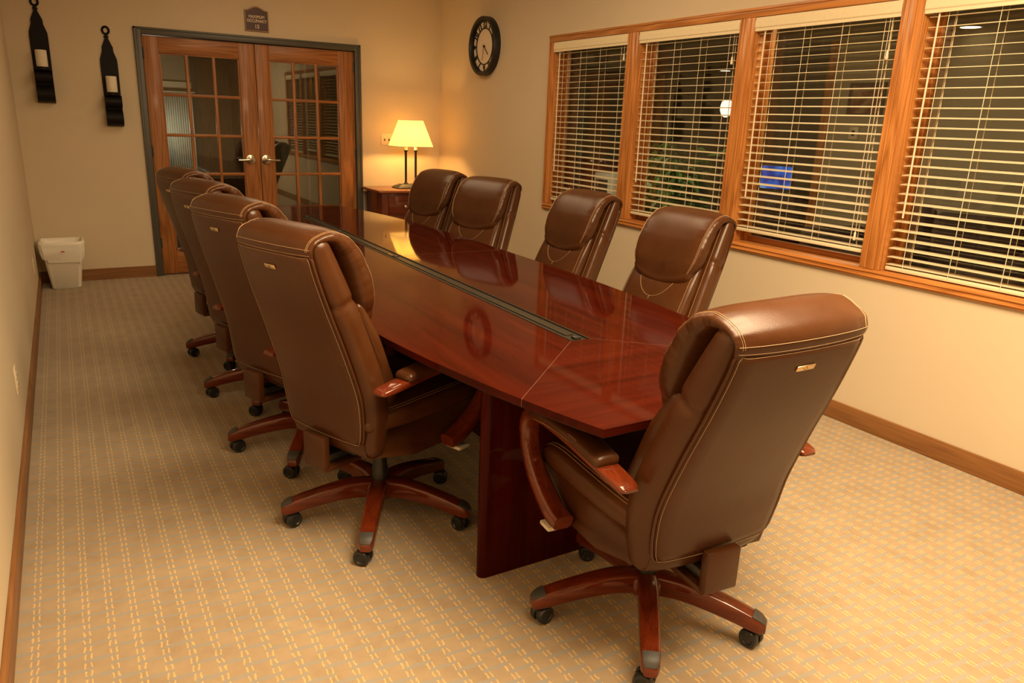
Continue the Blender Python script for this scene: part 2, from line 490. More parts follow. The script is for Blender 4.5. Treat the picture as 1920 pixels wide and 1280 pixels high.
BL = ['cream slatted blind in the window nearest the wall clock', 'cream slatted blind in the window with green leaves behind',
      'cream slatted blind hanging short in the window with blue screen behind', 'cream slatted blind in the window cut by the right picture edge']
RAILZ = [.862, .872, .896, .838]
TASS = [1.905, 1.838, 1.82, 1.85]
def blind(i, y0, y1):
    t = thing('window_blind', BL[i], 'blind', (.036, (y0 + y1) / 2, JT - .003), 0, 'cream blinds in the right wall windows')
    ox, oy, oz = t.location
    ya, yb = y0 - .006, y1 + .006
    W = (ya - yb) / 2
    rz = RAILZ[i] - oz
    bm = bmesh.new()
    # valance: front board with a shallow moulded profile, and short returns
    prof = [(-.052, 0), (-.052, -.014), (-.056, -.020), (-.056, -.050), (-.052, -.056), (-.052, -.070), (-.043, -.070), (-.043, 0)]
    prism(bm, [(p[0], p[1]) for p in prof], -W - .004, W + .004, Matrix(((1, 0, 0, 0), (0, 0, 1, 0), (0, 1, 0, 0), (0, 0, 0, 1))))
    box(bm, -.043, .03, W - .004, W + .004, -.070, 0); box(bm, -.043, .03, -W - .004, -W + .004, -.070, 0)
    obj('valance', bm, M['blind'], t, smooth=False)
    bm = bmesh.new(); box(bm, -.026, .026, -W + .006, W - .006, -.042, -.003); obj('headrail', bm, M['blind'], t, smooth=False)
    bm = bmesh.new()
    top = -.080; n = int(round((top - rz) / .0432)); dz = (top - rz - .012) / n
    zs = [top - k * dz for k in range(n)] + [rz + .019]
    for k, z in enumerate(zs):
        tilt = -.10 if k < n - 1 else -.03
        Mt = Matrix.Translation((0, 0, z)) @ Matrix.Rotation(tilt, 4, 'Y')
        box(bm, -.0245, .0245, -W + .008, W - .008, -.0014, .0014, M=Mt)
    obj('slats', bm, M['blind'], t, smooth=False)
    bm = bmesh.new(); box(bm, -.0255, .0255, -W + .006, W - .006, rz - .010, rz + .009, bev=.004); obj('bottom_rail', bm, M['blind'], t)
    L = 2 * W
    bm = bmesh.new()
    for f in (.11, .365, .63, .90):
        y = W - f * L
        for x in (-.0265, .0265): tube(bm, [(x, y, -.045), (x, y, rz)], .0016, 4)
        if f in (.11, .90):
            for d in (.022,): tube(bm, [(0, y - d, -.045), (0, y - d, rz)], .0015, 4)
    obj('ladder_cords', bm, M['cord'], t)
    bm = bmesh.new(); yw = W - .058
    tube(bm, [(-.036, yw, -.06), (-.037, yw, -.09), (-.040, yw, -.52), (-.042, yw - .004, 1.085 - oz)], lambda s: .0042, 8)
    obj('tilt_wand', bm, M['wand'], t)
    bm = bmesh.new(); yc = -W + .045
    zt = TASS[i] - oz
    tube(bm, [(-.036, yc, -.06), (-.037, yc, zt)], .0014, 4)
    if i == 2:
        tube(bm, [(-.036, yc + .012, -.06), (-.037, yc + .012, .965 - oz)], .0014, 4)
    lc = obj('lift_cord', bm, M['cord'], t)
    for (yy, zz) in [(yc, zt)] + ([(yc + .012, .965 - oz)] if i == 2 else []):
        bm = bmesh.new(); lathe(bm, [(.003, .022), (.005, .018), (.006, 0), (.0085, -.012), (.006, -.02)], 10, Matrix.Translation((-.037, yy, zz)))
        obj('tassel', bm, M['wand'], lc)
for i, (a, b) in enumerate(WINS): blind(i, a, b)

# ------------------------------------------------------------------ conference table
TCX, TCY, TZ = -1.942, -3.635, .75
L2 = 2.372
def half_w(y):      # boat shaped plan, y relative to the centre
    s = min(abs(y), L2)
    return .655 - .252 * (s / L2) ** 3
t = thing('conference_table', 'long glossy red mahogany conference table with dark centre channel', 'table', (TCX, TCY, 0))
SEAM = L2 - .262     # where the end panel seam meets the edge
CH = L2 - .665       # channel end
cw = .041
def panel_poly(kind, sy):
    pts = []
    if kind == 'end':      # trapezoid with seams running in to the channel end
        pts = [(-half_w(L2), L2), (half_w(L2), L2)]
        for k in range(0, 5): 
            y = L2 + (SEAM - L2) * (k + 1) / 5; pts.append((half_w(y), y))
        pts += [(cw, CH), (-cw, CH)]
        for k in range(4, -1, -1):
            y = L2 + (SEAM - L2) * (k + 1) / 5; pts.append((-half_w(y), y))
    return [(x, y * sy) for x, y in pts]
def side_poly(sx, sy):
    g = .0006
    pts = [(cw, g), (cw, CH)]
    ys = [SEAM - (SEAM - g) * k / 16 for k in range(17)]
    pts += [(half_w(y), y) for y in ys]
    return [(x * sx, y * sy) for x, y in pts]
def inset_top(bm, poly, z0, z1, b=.003):
    c = Vector((sum(p[0] for p in poly) / len(poly), sum(p[1] for p in poly) / len(poly)))
    prism(bm, poly, z0, z1)
for sy in (1, -1):
    bm = bmesh.new(); prism(bm, panel_poly('end', sy), TZ - .022, TZ); bev_all(bm, .0016, 2)
    obj('end_panel', bm, M['tab_x'], t)
    for sx in (1, -1):
        bm = bmesh.new(); prism(bm, side_poly(sx, sy), TZ - .022, TZ); bev_all(bm, .0016, 2)
        obj('side_panel', bm, M['tab_y'], t)
# dark chamfered build-up under the edge
bm = bmesh.new()
ys = [L2 - 2 * L2 * k / 48 for k in range(49)]
def outl(ins, z):
    R = [(half_w(y) - ins, max(-L2 + ins, min(L2 - ins, y)), z) for y in ys]
    Lf = [(-half_w(y) + ins, max(-L2 + ins, min(L2 - ins, y)), z) for y in reversed(ys)]
    return [Vector(p) for p in R + Lf]
ring_skin(bm, [outl(.004, TZ - .0222), outl(.008, TZ - .028), outl(.045, TZ - .044), outl(.075, TZ - .044), outl(.090, TZ - .0222)], close=True)
obj('edge_build_up', bm, M['dark_edge'], t, label='dark chamfered band under the table edge')
# cable channel
bm = bmesh.new()
box(bm, -cw + .002, cw - .002, -CH, CH, TZ - .020, TZ - .0035)
box(bm, -cw + .001, -cw + .008, -CH, CH, TZ - .0035, TZ + .0015); box(bm, cw - .008, cw - .001, -CH, CH, TZ - .0035, TZ + .0015)
box(bm, -.016, .016, -CH + .07, CH - .07, TZ - .0036, TZ + .001, bev=.001)
ch = obj('cable_channel', bm, M['channel'], t, smooth=False)
bm = bmesh.new()
for x in (-.024, .024): box(bm, x - .007, x + .007, -CH + .03, CH - .03, TZ - .0035, TZ - .0028)
obj('channel_groove', bm, M['channel_dark'], ch, smooth=False)
for y in (-CH + .028, CH - .028, -.02, .93):
    bm = bmesh.new(); box(bm, -.014, .014, y - .013, y + .013, TZ - .003, TZ + .006, bev=.003); obj('latch', bm, M['black'], ch)
# seams between the top panels, bevel highlight put in as pale strips
M['seam'] = plain('seam_glint', (.12, .045, .028), .5)
def seam_bar(a, b, w=.0007, edge=False):
    a, b = Vector(a), Vector(b); d = (b - a).normalized(); nn = Vector((-d.y, d.x)) * w
    bm = bmesh.new(); prism(bm, [tuple(a - nn), tuple(b - nn), tuple(b + nn), tuple(a + nn)], TZ - .004, TZ + .0003)
    if edge:
        e = b + d * .0006; prism(bm, [tuple(b - nn), tuple(e - nn), tuple(e + nn), tuple(b + nn)], TZ - .021, TZ + .0003)
    obj('seam', bm, M['seam'], t, smooth=False)
for sx in (1, -1):
    for sy in (1, -1): seam_bar((sx * cw, sy * CH), (sx * half_w(SEAM), sy * SEAM), .0007, True)
    seam_bar((sx * cw, 0), (sx * half_w(0), 0), .0008)
# slab legs
for y in (-1.79, 0, 1.79):
    bm = bmesh.new(); hw = .425 if y else .20
    poly = []
    for (cx_, s) in ((hw - .022, 1), (-hw + .022, -1)):
        for k in range(7):
            a = -PI / 2 + PI * k / 6 if s > 0 else PI / 2 + PI * k / 6
            poly.append((cx_ + .022 * math.cos(a), .022 * math.sin(a)))
    prism(bm, poly, .0, TZ - .0222, Matrix.Translation((0, y, 0)))
    obj('slab_leg', bm, M['tab_z'], t)
bm = bmesh.new(); box(bm, -.014, .014, -1.77, -.02, .12, .60, bev=.002); box(bm, -.014, .014, .02, 1.77, .12, .60, bev=.002)
obj('modesty_panel', bm, M['tab_y'], t)

# ------------------------------------------------------------------ office chair
class Sweep:
    """leather cushion: superellipse section carried along a path in the y-z plane"""
    def __init__(s, path, hw, hd, p=3.2, bend=0., sag=0., disp=None):
        s.path, s.hw, s.hd, s.p, s.bend, s.sag, s.disp = path, hw, hd, p, bend, sag, disp
    def c(s, t): return cat(s.path, t)
    def at(s, t, th, off=0, sc=1., ext=0.):
        y, z = s.c(t)
        e = 1e-3; a = s.c(max(0, t - e)); b = s.c(min(1, t + e))
        ty, tz = b[0] - a[0], b[1] - a[1]; l = math.hypot(ty, tz) or 1; ty /= l; tz /= l
        ny, nz = tz, -ty
        hw = cat([(h,) for h in s.hw], t)[0]; hd = cat([(h,) for h in s.hd], t)[0]
        q = 2 / s.p
        cs, sn = math.cos(th), math.sin(th)
        if s.disp: off = off + s.disp(t, cs, sn)
        w_ = max(.004, hw - hd * (1 - sc)) + off; d_ = hd * sc + off
        x = w_ * math.copysign(abs(cs) ** q, cs); n = d_ * math.copysign(abs(sn) ** q, sn)
        u = min(1, abs(x) / max(hw, 1e-3)) ** 2
        sg = s.sag * max(0, t - .45) ** 1.5 * 2.45 * (1 - u)
        g = ext * hd + sg
        return Vector((x, y + ny * n + ty * g - s.bend * (1 - u), z + nz * n + tz * g))
    def mesh(s, bm, nt=28, nth=36, round0=True, round1=True):
        rings = []
        def rg(t, sc, ext): return [s.at(t, 2 * PI * k / nth, 0, sc, ext) for k in range(nth)]
        K = (80, 62, 45, 28, 13)
        if round0: rings += [rg(0, math.cos(math.radians(a)), -math.sin(math.radians(a))) for a in K]
        rings += [rg(i / nt, 1, 0) for i in range(nt + 1)]
        if round1: rings += [rg(1, math.cos(math.radians(a)), math.sin(math.radians(a))) for a in reversed(K)]
        ring_skin(bm, rings)
    def seam(s, bm, th, t0, t1, n=60, r=.0013, off=.0006, dash=2):
        tube(bm, [s.at(t0 + (t1 - t0) * i / n, th if not callable(th) else th(i / n), off) for i in range(n + 1)], r, 5, dash=dash)

def make_chair():
    t = thing('office_chair', 'x', 'chair')
    lm, sm = M['leather'], M['stitch']
    # ---- back shell (side gussets)
    def pinch(t_, cs, sn): return -.007 * math.exp(-((t_ - .655) / .013) ** 2) * max(0, abs(cs) - .25) + .003 * math.exp(-((t_ - .60) / .035) ** 2) * max(0, abs(cs) - .3)
    shell = Sweep([(-.186, .385), (-.198, .48), (-.222, .59), (-.285, .74), (-.355, .89), (-.404, .995), (-.424, 1.040)],
                  [.218, .236, .240, .231, .217, .204, .198], [.046, .053, .056, .054, .052, .046, .040], 4.0, bend=.022, disp=pinch)
    bm = bmesh.new(); shell.mesh(bm, 110, 36); bk = obj('backrest', bm, lm, t, angle=60)
    def stitch(par, f, n=70, closed=False, r=.0006):
        bm = bmesh.new(); tube(bm, [f(i / n) for i in range(n if closed else n + 1)], r, 5, closed=closed); return obj('stitching', bm, sm, par)
    for th in (PI * .235, PI * .765):            # front edge of the gusset
        stitch(bk, lambda q, th=th: shell.at(.02 + .96 * q, th, .0006), 90)
    # ---- rear panel: thin padded plate following the shell
    bm = bmesh.new(); NT_, NX = 30, 16; rows = []
    def pan(tt, xx, off):
        """tt 0..1 along the panel, xx -1..1 across"""
        ts = .02 + .955 * tt
        hwp = cat([(.192,), (.206,), (.209,), (.203,), (.194,), (.187,), (.185,)], tt)[0]
        cr = 1.0
        d = min(tt, 1 - tt) / .07
        if d < 1: cr = 1 - .14 * (1 - math.sqrt(max(0, 1 - (1 - d) ** 2)))
        x = xx * hwp * cr
        th = -math.acos(max(-1, min(1, 0)))        # rear centre direction
        y, z = shell.c(ts); e = 1e-3; a = shell.c(ts - e); b = shell.c(min(1, ts + e))
        ty, tz = b[0] - a[0], b[1] - a[1]; l = math.hypot(ty, tz); ty /= l; tz /= l
        ny, nz = tz, -ty
        hd = cat([(h,) for h in shell.hd], ts)[0]
        edge = max(abs(xx), abs(2 * tt - 1))
        pad = .013 * (1 - max(0, (abs(xx) - .86) / .14) ** 2) * (1 - max(0, (abs(2 * tt - 1) - .93) / .07) ** 2)
        u = min(1, (x / .232) ** 2)
        n = -(hd + pad + off - .004)
        return Vector((x, y + ny * n - .022 * (1 - u), z + nz * n))
    for i in range(NT_ + 1): rows.append([bm.verts.new(pan(i / NT_, -1 + 2 * j / NX, 0)) for j in range(NX + 1)])
    for i in range(NT_):
        for j in range(NX): bm.faces.new((rows[i][j], rows[i][j + 1], rows[i + 1][j + 1], rows[i + 1][j]))
    bp = obj('back_panel', bm, lm, t, angle=80)
    m_ = bp.modifiers.new('thick', 'SOLIDIFY'); m_.thickness = .012; m_.offset = -1
    def outline(k, ins, off):
        P = []
        for j in range(k): P.append((ins + (1 - 2 * ins) * j / k, -1 + ins * 2))
        for j in range(k): P.append((1 - ins, (-1 + 2 * ins) + (2 - 4 * ins) * j / k))
        for j in range(k): P.append((1 - ins - (1 - 2 * ins) * j / k, 1 - ins * 2))
        for j in range(k): P.append((ins, (1 - 2 * ins) - (2 - 4 * ins) * j / k))
        return [pan(a, b, off) for a, b in P]
    bm = bmesh.new(); tube(bm, outline(36, .0, .001), .0042, 6, closed=True); obj('piping', bm, lm, bp)
    bm = bmesh.new(); tube(bm, outline(60, .022, .0005), .0006, 5, closed=True); obj('stitching', bm, sm, bp)
    # maker's plate
    bm = bmesh.new(); c = pan(.850, .02, .002)
    Mt = Matrix.Translation(c) @ Matrix.Rotation(.40, 4, 'X')
    box(bm, -.026, .026, -.002, .002, -.007, .007, bev=.0015, M=Mt)
    pl = obj('maker_plate', bm, M['brass'], t, label='small brass plate on the chair back')
    bm = bmesh.new()
    Mm = Mt @ Matrix.Translation((0, -.0022, 0))
    for (a, b, c2, d) in ((-.009, .003, -.004, -.003), (-.001, .007, .000, .001), (-.004, .002, .0025, .0035)):
        box(bm, a, b, -.0004, .0004, c2, d, M=Mm @ Matrix.Rotation(.4, 4, 'Y'))
    obj('engraving', bm, M['tagdark'], pl, smooth=False)
    # ---- front cushion
    cush = Sweep([(-.130, .475), (-.130, .56), (-.174, .66), (-.226, .77), (-.272, .855)], [.186, .202, .206, .202, .190], [.036, .040, .036, .034, .022], 3.6, bend=-.006)
    bm = bmesh.new(); cush.mesh(bm); cu = obj('back_cushion', bm, lm, t, angle=60)
    for th in (PI * .19, PI * .81): stitch(cu, lambda q, th=th: cush.at(.02 + .96 * q, th, .0006), 80)
    def loop(q):                                  # loop stitch on the front
        a = PI + PI * q
        tt = .90 + .30 * math.sin(a); xx = .115 * math.cos(a)
        hw = cat([(h,) for h in cush.hw], tt)[0]
        th = math.acos(math.copysign(min(1, abs(xx) / hw) ** (cush.p / 2), xx))
        return cush.at(tt, th, .0008)
    stitch(cu, loop, 48, r=.0008)
    stitch(cu, lambda q: cush.at(.60 - .03 * q, PI / 2, .0008), 4, r=.0008)
    # ---- headrest pillow folded over the top, creased where the leather gathers
    def crease(t_, cs, sn):
        e = max(0, abs(cs) - .30) / .70
        w_ = math.sin(t_ * 46 + 1.3 * math.sin(t_ * 11)) ** 3
        fade = min(1, max(0, (t_ - .10) / .1)) * min(1, max(0, (.95 - t_) / .1))
        c2 = 0.
        if sn > -.97:                              # short gathers over the rear seam corners
            for k_ in (.70, .80, .90): c2 -= .0016 * math.exp(-((abs(cs) - k_) / .025) ** 2) * math.exp(-((t_ - .17) / .05) ** 2) * (sn < 0)
        return -.0028 * (.5 + .5 * w_) * e * fade * (1 if sn > -.75 else .35) + c2
    head = Sweep([(-.462, 1.018), (-.466, 1.042), (-.444, 1.066), (-.386, 1.076), (-.328, 1.044), (-.284, .976), (-.252, .898), (-.232, .842)],
                 [.186, .191, .195, .199, .205, .209, .206, .180], [.011, .014, .019, .029, .041, .049, .050, .038], 3.1, bend=.014, sag=.055, disp=crease)
    bm = bmesh.new(); head.mesh(bm, 110, 72); hd = obj('headrest', bm, lm, t, angle=70)
    for sg in (-1, 1):
        for th in (.46, .54):
            stitch(hd, lambda q, th=th, sg=sg: head.at(.10 + .89 * q, -(th if sg > 0 else PI - th), .0007), 120)
    for tt in (.055, .125):
        stitch(hd, lambda q, tt=tt: head.at(tt, -PI * .90 + PI * .80 * q, .0008), 80)
    # ---- seat
    bm = bmesh.new()
    poly = [(-.236, .400), (-.222, .352), (-.05, .330), (.10, .330), (.245, .375), (.268, .400), (.274, .450), (.262, .468), (-.215, .468), (-.238, .450)]
    rings = []
    for (x, k) in ((-.246, .80), (-.256, .95), (-.258, 1.0), (.258, 1.0), (.256, .95), (.246, .80)):
        rings.append([Vector((x * (1.0 if p[1] > .40 else .93) * (.80 if p[0] < -.1 else 1.0), .01 + (p[0] - .01) * (.97 + .03 * k), .41 + (p[1] - .41) * k)) for p in poly])
    ring_skin(bm, rings); bev_all(bm, .010, 3)
    sk = obj('seat_skirt', bm, lm, t, angle=60)
    seat = Sweep([(-.215, .478), (-.10, .482), (.05, .488), (.17, .492), (.245, .482), (.285, .452)], [.228, .246, .255, .257, .254, .244], [.034, .042, .046, .046, .042, .032], 4.6, bend=0)
    bm = bmesh.new(); seat.mesh(bm); se = obj('seat_cushion', bm, lm, t, angle=60)
    bm = bmesh.new()
    bm.free() if False else None
    for th in (PI * .21, PI * .79):
        for d_ in (0, -.13 if th < 1.5 else .13): stitch(se, lambda q, th=th, d_=d_: seat.at(.02 + .96 * q, -th + d_, .0006), 80)
    # ---- arms
    for s in (1, -1):
        path = [(.075, .348), (.120, .362), (.180, .405), (.232, .465), (.262, .535), (.260, .600), (.222, .640), (.145, .650), (.02, .648), (-.12, .636), (-.235, .622), (-.262, .618)]
        wid = [.031, .032, .031, .028, .026, .028, .031, .033, .033, .033, .030, .020]
        thk = [.024, .027, .025, .023, .022, .022, .019, .015, .013, .013, .012, .004]
        xo = [.272, .278, .284, .292, .298, .300, .300, .298, .296, .294, .292, .291]
        n = 60; rings = []
        for i in range(n + 1):
            q = i / n; y, z = cat(path, q); e = .004
            a = cat(path, max(0, q - e)); b = cat(path, min(1, q + e)); ty, tz = b[0] - a[0], b[1] - a[1]; l = math.hypot(ty, tz); ty /= l; tz /= l
            w = cat([(v,) for v in wid], q)[0]; h = cat([(v,) for v in thk], q)[0]; x0 = cat([(v,) for v in xo], q)[0]
            ring = []
            for k in range(16):
                an = 2 * PI * k / 16; cc, ss = math.cos(an), math.sin(an)
                X = w * math.copysign(abs(cc) ** .5, cc); Nn = h * math.copysign(abs(ss) ** .5, ss)
                ring.append(Vector((s * (x0 + X), y + tz * Nn, z - ty * Nn)))
            rings.append(ring)
        bm = bmesh.new(); ring_skin(bm, rings)
        ar = obj('armrest', bm, M['cherry_y'], t, angle=50, label='glossy red-brown wooden arm')
        pad = Sweep([(.215, .640), (.15, .660), (.0, .664), (-.148, .652)], [.036, .040, .041, .038], [.012, .019, .021, .019], 2.6)
        bm = bmesh.new(); pad.mesh(bm, 20, 28)
        for v in bm.verts: v.co.x += s * .296
        ap = obj('arm_pad', bm, lm, ar, angle=60)
        for lv in (.55, -.30):
            def ringp(q, lv=lv):
                a = 2 * PI * q
                k_ = 1.0 if lv < 0 else .90
                yy = .036 + .188 * math.copysign(abs(math.sin(a)) ** .6, math.sin(a)) * (1.0 if lv < 0 else .975); xx = .0402 * k_ * math.copysign(abs(math.cos(a)) ** .6, math.cos(a))
                zc = cat(pad.path, min(1, max(0, (.215 - yy) / .363)))[1]
                return (s * .296 + xx, yy, zc + lv * .018 + .001)
            stitch(ar, ringp, 72, True)
    # ---- underside
    bm = bmesh.new(); box(bm, -.10, .10, -.12, .13, .285, .345, bev=.012); box(bm, -.035, .035, -.26, -.10, .300, .332, bev=.008)
    obj('tilt_mechanism', bm, M['black'], t)
    bm = bmesh.new(); box(bm, -.145, .145, -.235, -.10, .350, .400, bev=.012); obj('dust_cover', bm, M['black_soft'], t)
    for sg in (1, -1):
        bm = bmesh.new()
        tube(bm, [(sg * .10, .10, .322), (sg * .20, .12, .318), (sg * .24, .13, .316)], .006, 8)
        box(bm, sg * .27 - .035, sg * .27 + .035, .105, .160, .307, .321, bev=.005)
        obj('tilt_lever', bm, M['lever'], t, label='pale grey paddle lever under the seat')
    # leather wrapped bracket below the rear panel
    bm = bmesh.new()
    box(bm, -.055, .055, -.296, -.268, .285, .408, bev=.006); box(bm, -.055, .055, -.288, -.130, .278, .298, bev=.006)
    obj('back_bracket', bm, lm, t)
    bm = bmesh.new()
    lathe(bm, [(.030, .10), (.030, .20), (.026, .21), (.026, .29), (.048, .292), (.048, .300)], 20); obj('gas_lift', bm, M['black'], t)
    bm = bmesh.new(); lathe(bm, [(.050, .082), (.062, .095), (.062, .135), (.050, .150), (.032, .154)], 24); obj('base_hub', bm, M['cherry_z'], t)
    # ---- five star base
    for k in range(5):
        bm = bmesh.new(); rings = []
        ks = [(.030, .120, .032, .036), (.10, .126, .031, .034), (.18, .117, .030, .031), (.26, .101, .029, .028), (.315, .087, .028, .026), (.345, .079, .026, .022), (.362, .073, .018, .013)]
        for i in range(31):
            x, z, w, h = cat(ks, i / 30)
            rings.append([Vector((x, w * math.copysign(abs(math.cos(a)) ** .42, math.cos(a)), z + h * math.copysign(abs(math.sin(a)) ** .42, math.sin(a)))) for a in [2 * PI * j / 20 for j in range(20)]])
        ring_skin(bm, rings)
        lg = obj('base_leg', bm, M['cherry_x'], t, angle=50, label='glossy red-brown wooden base arm')
        bm = bmesh.new(); rings = []
        for i in range(13):
            x, z, w, h = cat(ks, .70 + .285 * i / 12)
            rings.append([Vector((x, (w * .86) * c_, z + h + d_ - (.010 if i > 10 else 0) * 0)) for c_, d_ in ((-1, -.012), (-1, .0008), (-.8, .0032), (.8, .0032), (1, .0008), (1, -.012))])
        ring_skin(bm, rings); obj('toe_cap', bm, M['toe'], lg, angle=30)
        # twin wheel caster, turned a little differently on each leg
        ang = (.5, 1.3, -.4, 2.2, .9)[k]
        bm = bmesh.new()
        Mc = Matrix.Translation((.335, 0, 0)) @ Matrix.Rotation(ang, 4, 'Z')
        for sx in (-1, 1):
            Mw = Mc @ Matrix.Translation((-.012, sx * .004, .029)) @ Matrix.Rotation(-sx * PI / 2, 4, 'X')
            lathe(bm, [(.012, 0), (.027, .001), (.029, .004), (.029, .016), (.026, .021), (.018, .0225), (.015, .019), (.006, .019)], 26, Mw)
        box(bm, -.026, .012, -.004, .004, .024, .060, bev=.003, M=Mc)
        lathe(bm, [(.009, .045), (.009, .066)], 12, Mc)
        obj('caster', bm, M['caster'], lg)
        lg.rotation_euler = (0, 0, 2 * PI * k / 5)
    return t

proto = make_chair()
CH_L = 'brown leather chairs around the table'
# x, y, facing yaw (0 = towards the doors), base turn relative to the room, label
# x, y, facing yaw (0 = towards the doors), base turn in the room, seat lift, back tilt, label
CHAIRS = [
    (-2.505, -4.895, -1.20, 2.955, .014, -.090, 'brown leather office chair nearest the camera along the left side of the table'),
    (-2.555, -4.155, -1.20, 2.955, .014, -.120, 'brown leather office chair second from the camera along the left side of the table'),
    (-2.540, -3.410, -1.25, 2.955, .014, -.115, 'brown leather office chair third from the camera along the left side of the table'),
    (-2.525, -2.645, -1.30, 2.955, .014, -.115, 'brown leather office chair farthest from the camera on the left side of the table'),
    (-2.004, -5.858, -.085, 2.80, .0, .0, 'brown leather office chair at the near end of the table with its back fully shown'),
    (-1.320, -4.790, 1.62, .4, .0, .0, 'brown leather office chair nearest the camera along the window side of the table'),
    (-1.270, -3.910, 1.60, .9, .0, .0, 'brown leather office chair second from the camera along the window side of the table'),
    (-1.372, -3.130, 1.95, .2, .0, .0, 'brown leather office chair third from the camera along the window side of the table'),
    (-1.420, -2.400, 1.80, .6, .0, .0, 'brown leather office chair farthest along the window side in front of the lamp stand'),
]
ROLL = {4: -.042}
BASE_SHIFT = {4: Vector((.010, .026, 0))}
BACK = ('backrest', 'back_panel', 'back_cushion', 'headrest', 'maker_plate')
for i, (x, y, a, b, up, tl, lab) in list(enumerate(CHAIRS))[::-1]:
    o = proto if i == 0 else copy_tree(proto)
    o.location = (x, y, 0); o.rotation_euler = (0, 0, a)
    o['label'] = lab; o['group'] = CH_L
    k = 0
    for ch_ in o.children:
        nm = ch_.name.split('.')[0]
        if nm in ('base_leg', 'base_hub', 'gas_lift'): ch_.location += Matrix.Rotation(-a, 3, 'Z') @ BASE_SHIFT.get(i, Vector())
        if nm == 'base_leg':
            ch_.rotation_euler = (0, 0, b - a + 2 * PI * k / 5); k += 1
        elif nm not in ('base_hub', 'gas_lift'):
            ch_.location.z += up
            ro = ROLL.get(i, 0)
            if nm in BACK and (tl or ro):
                piv = Vector((0, -.12, .42)); e_ = Euler((tl, ro, 0)); Rm = e_.to_matrix()
                ch_.location += piv - Rm @ piv; ch_.rotation_euler = e_

# ------------------------------------------------------------------ lamp stand and lamp
NX0, NX1, NY0, NY1, NZ = -.865, -.10, -.55, -.025, .782
t = thing('nightstand', 'cherry nightstand with drawer in the corner under the lamp', 'nightstand', ((NX0 + NX1) / 2, (NY0 + NY1) / 2, 0))
ox, oy, _ = t.location
w2, d2 = (NX1 - NX0) / 2, (NY1 - NY0) / 2
bm = bmesh.new(); box(bm, -w2, w2, -d2, d2, NZ - .024, NZ, bev=.006); obj('top', bm, M['ns'], t)
bm = bmesh.new(); box(bm, -w2 + .035, w2 - .035, -d2 + .04, d2 - .01, .10, NZ - .024, bev=.003); obj('body', bm, M['cherry_z'], t)
for z0, z1 in ((.545, .735), (.335, .530), (.125, .320)):
    bm = bmesh.new(); box(bm, -w2 + .10, w2 - .06, -d2 + .022, -d2 + .041, z0, z1, bev=.004); dr = obj('drawer', bm, M['cherry_x'], t)
    bm = bmesh.new(); lathe(bm, [(.006, 0), (.006, .012), (.014, .018), (.015, .024), (.008, .030)], 16, Matrix.Translation((-.12, -d2 + .022, (z0 + z1) / 2 - .01)) @ Matrix.Rotation(PI / 2, 4, 'X')); obj('knob', bm, M['nickel'], dr)
for sx in (-1, 1):
    for sy in (-1, 1):
        bm = bmesh.new(); x, y = sx * (w2 - .06), sy * (d2 - .06); box(bm, x - .022, x + .022, y - .022, y + .022, 0, .10, bev=.003); obj('leg', bm, M['cherry_z'], t)

LX, LY = -.445, -.30
t = thing('table_lamp', 'lit two-post table lamp with a flared cream shade on the nightstand', 'lamp', (LX, LY, NZ + .0006))
bm = bmesh.new()
prof = [(.165, .088, 0), (.168, .090, .006), (.150, .076, .022), (.120, .052, .034), (.112, .046, .040)]
ring_skin(bm, [[Vector((w * (1 if k in (0, 3) else -1), d * (1 if k < 2 else -1), z)) for k in range(4)] for w, d, z in prof]); obj('base', bm, M['lampbase'], t, angle=25)
for x in (-.052, .052):
    bm = bmesh.new(); lathe(bm, [(.022, .040), (.022, .046), (.014, .054), (.0115, .07), (.0115, .345), (.015, .352), (.020, .360), (.020, .366)], 18, Matrix.Translation((x, 0, 0))); po = obj('post', bm, M['lampbase'], t)
    bm = bmesh.new(); lathe(bm, [(.014, .366), (.014, .430)], 14, Matrix.Translation((x, 0, 0))); obj('candle_sleeve', bm, M['wax'], po)
sh0, sh1 = .402, .648
n = NT('lamp_shade')
n.n.remove(n.b)
tl = n.node('ShaderNodeBsdfTranslucent'); tl.inputs[0].default_value = (.92, .72, .34, 1)
df = n.node('ShaderNodeBsdfDiffuse'); df.inputs[0].default_value = (.85, .72, .48, 1)
mx = n.node('ShaderNodeMixShader'); mx.inputs[0].default_value = .35
nz = n.noise(n.coord(), 300, 2)
rp = n.ramp(nz, [(0, (.86, .66, .30)), (1, (.95, .76, .38))]); n.link(rp, tl.inputs[0])
n.link(tl.outputs[0], mx.inputs[1]); n.link(df.outputs[0], mx.inputs[2])
em = n.node('ShaderNodeEmission', Strength=1.0); em.inputs[0].default_value = (1, .64, .16, 1)
ad = n.node('ShaderNodeAddShader'); n.link(mx.outputs[0], ad.inputs[0]); n.link(em.outputs[0], ad.inputs[1]); n.link(ad.outputs[0], n.out.inputs[0])
M['shade'] = n.m
bm = bmesh.new()
def shr(w, d, z, k=4):
    P = []
    for (cx_, cy_, a0) in ((1, 1, 0), (-1, 1, 90), (-1, -1, 180), (1, -1, 270)):
        for j in range(k + 1):
            a = math.radians(a0 + 90 * j / k); P.append(Vector((cx_ * (w - .03) + .03 * math.cos(a), cy_ * (d - .03) + .03 * math.sin(a), z)))
    return P
ring_skin(bm, [shr(.188, .140, sh0), shr(.106, .078, sh1)], cap=False)
sh = obj('shade', bm, M['shade'], t, angle=30)
m_ = sh.modifiers.new('thick', 'SOLIDIFY'); m_.thickness = .0018
bm = bmesh.new()
for z, w, d in ((sh0, .188, .140), (sh1, .106, .078)): tube(bm, shr(w, d, z), .0028, 6, closed=True)
obj('shade_trim', bm, M['wax'], sh)

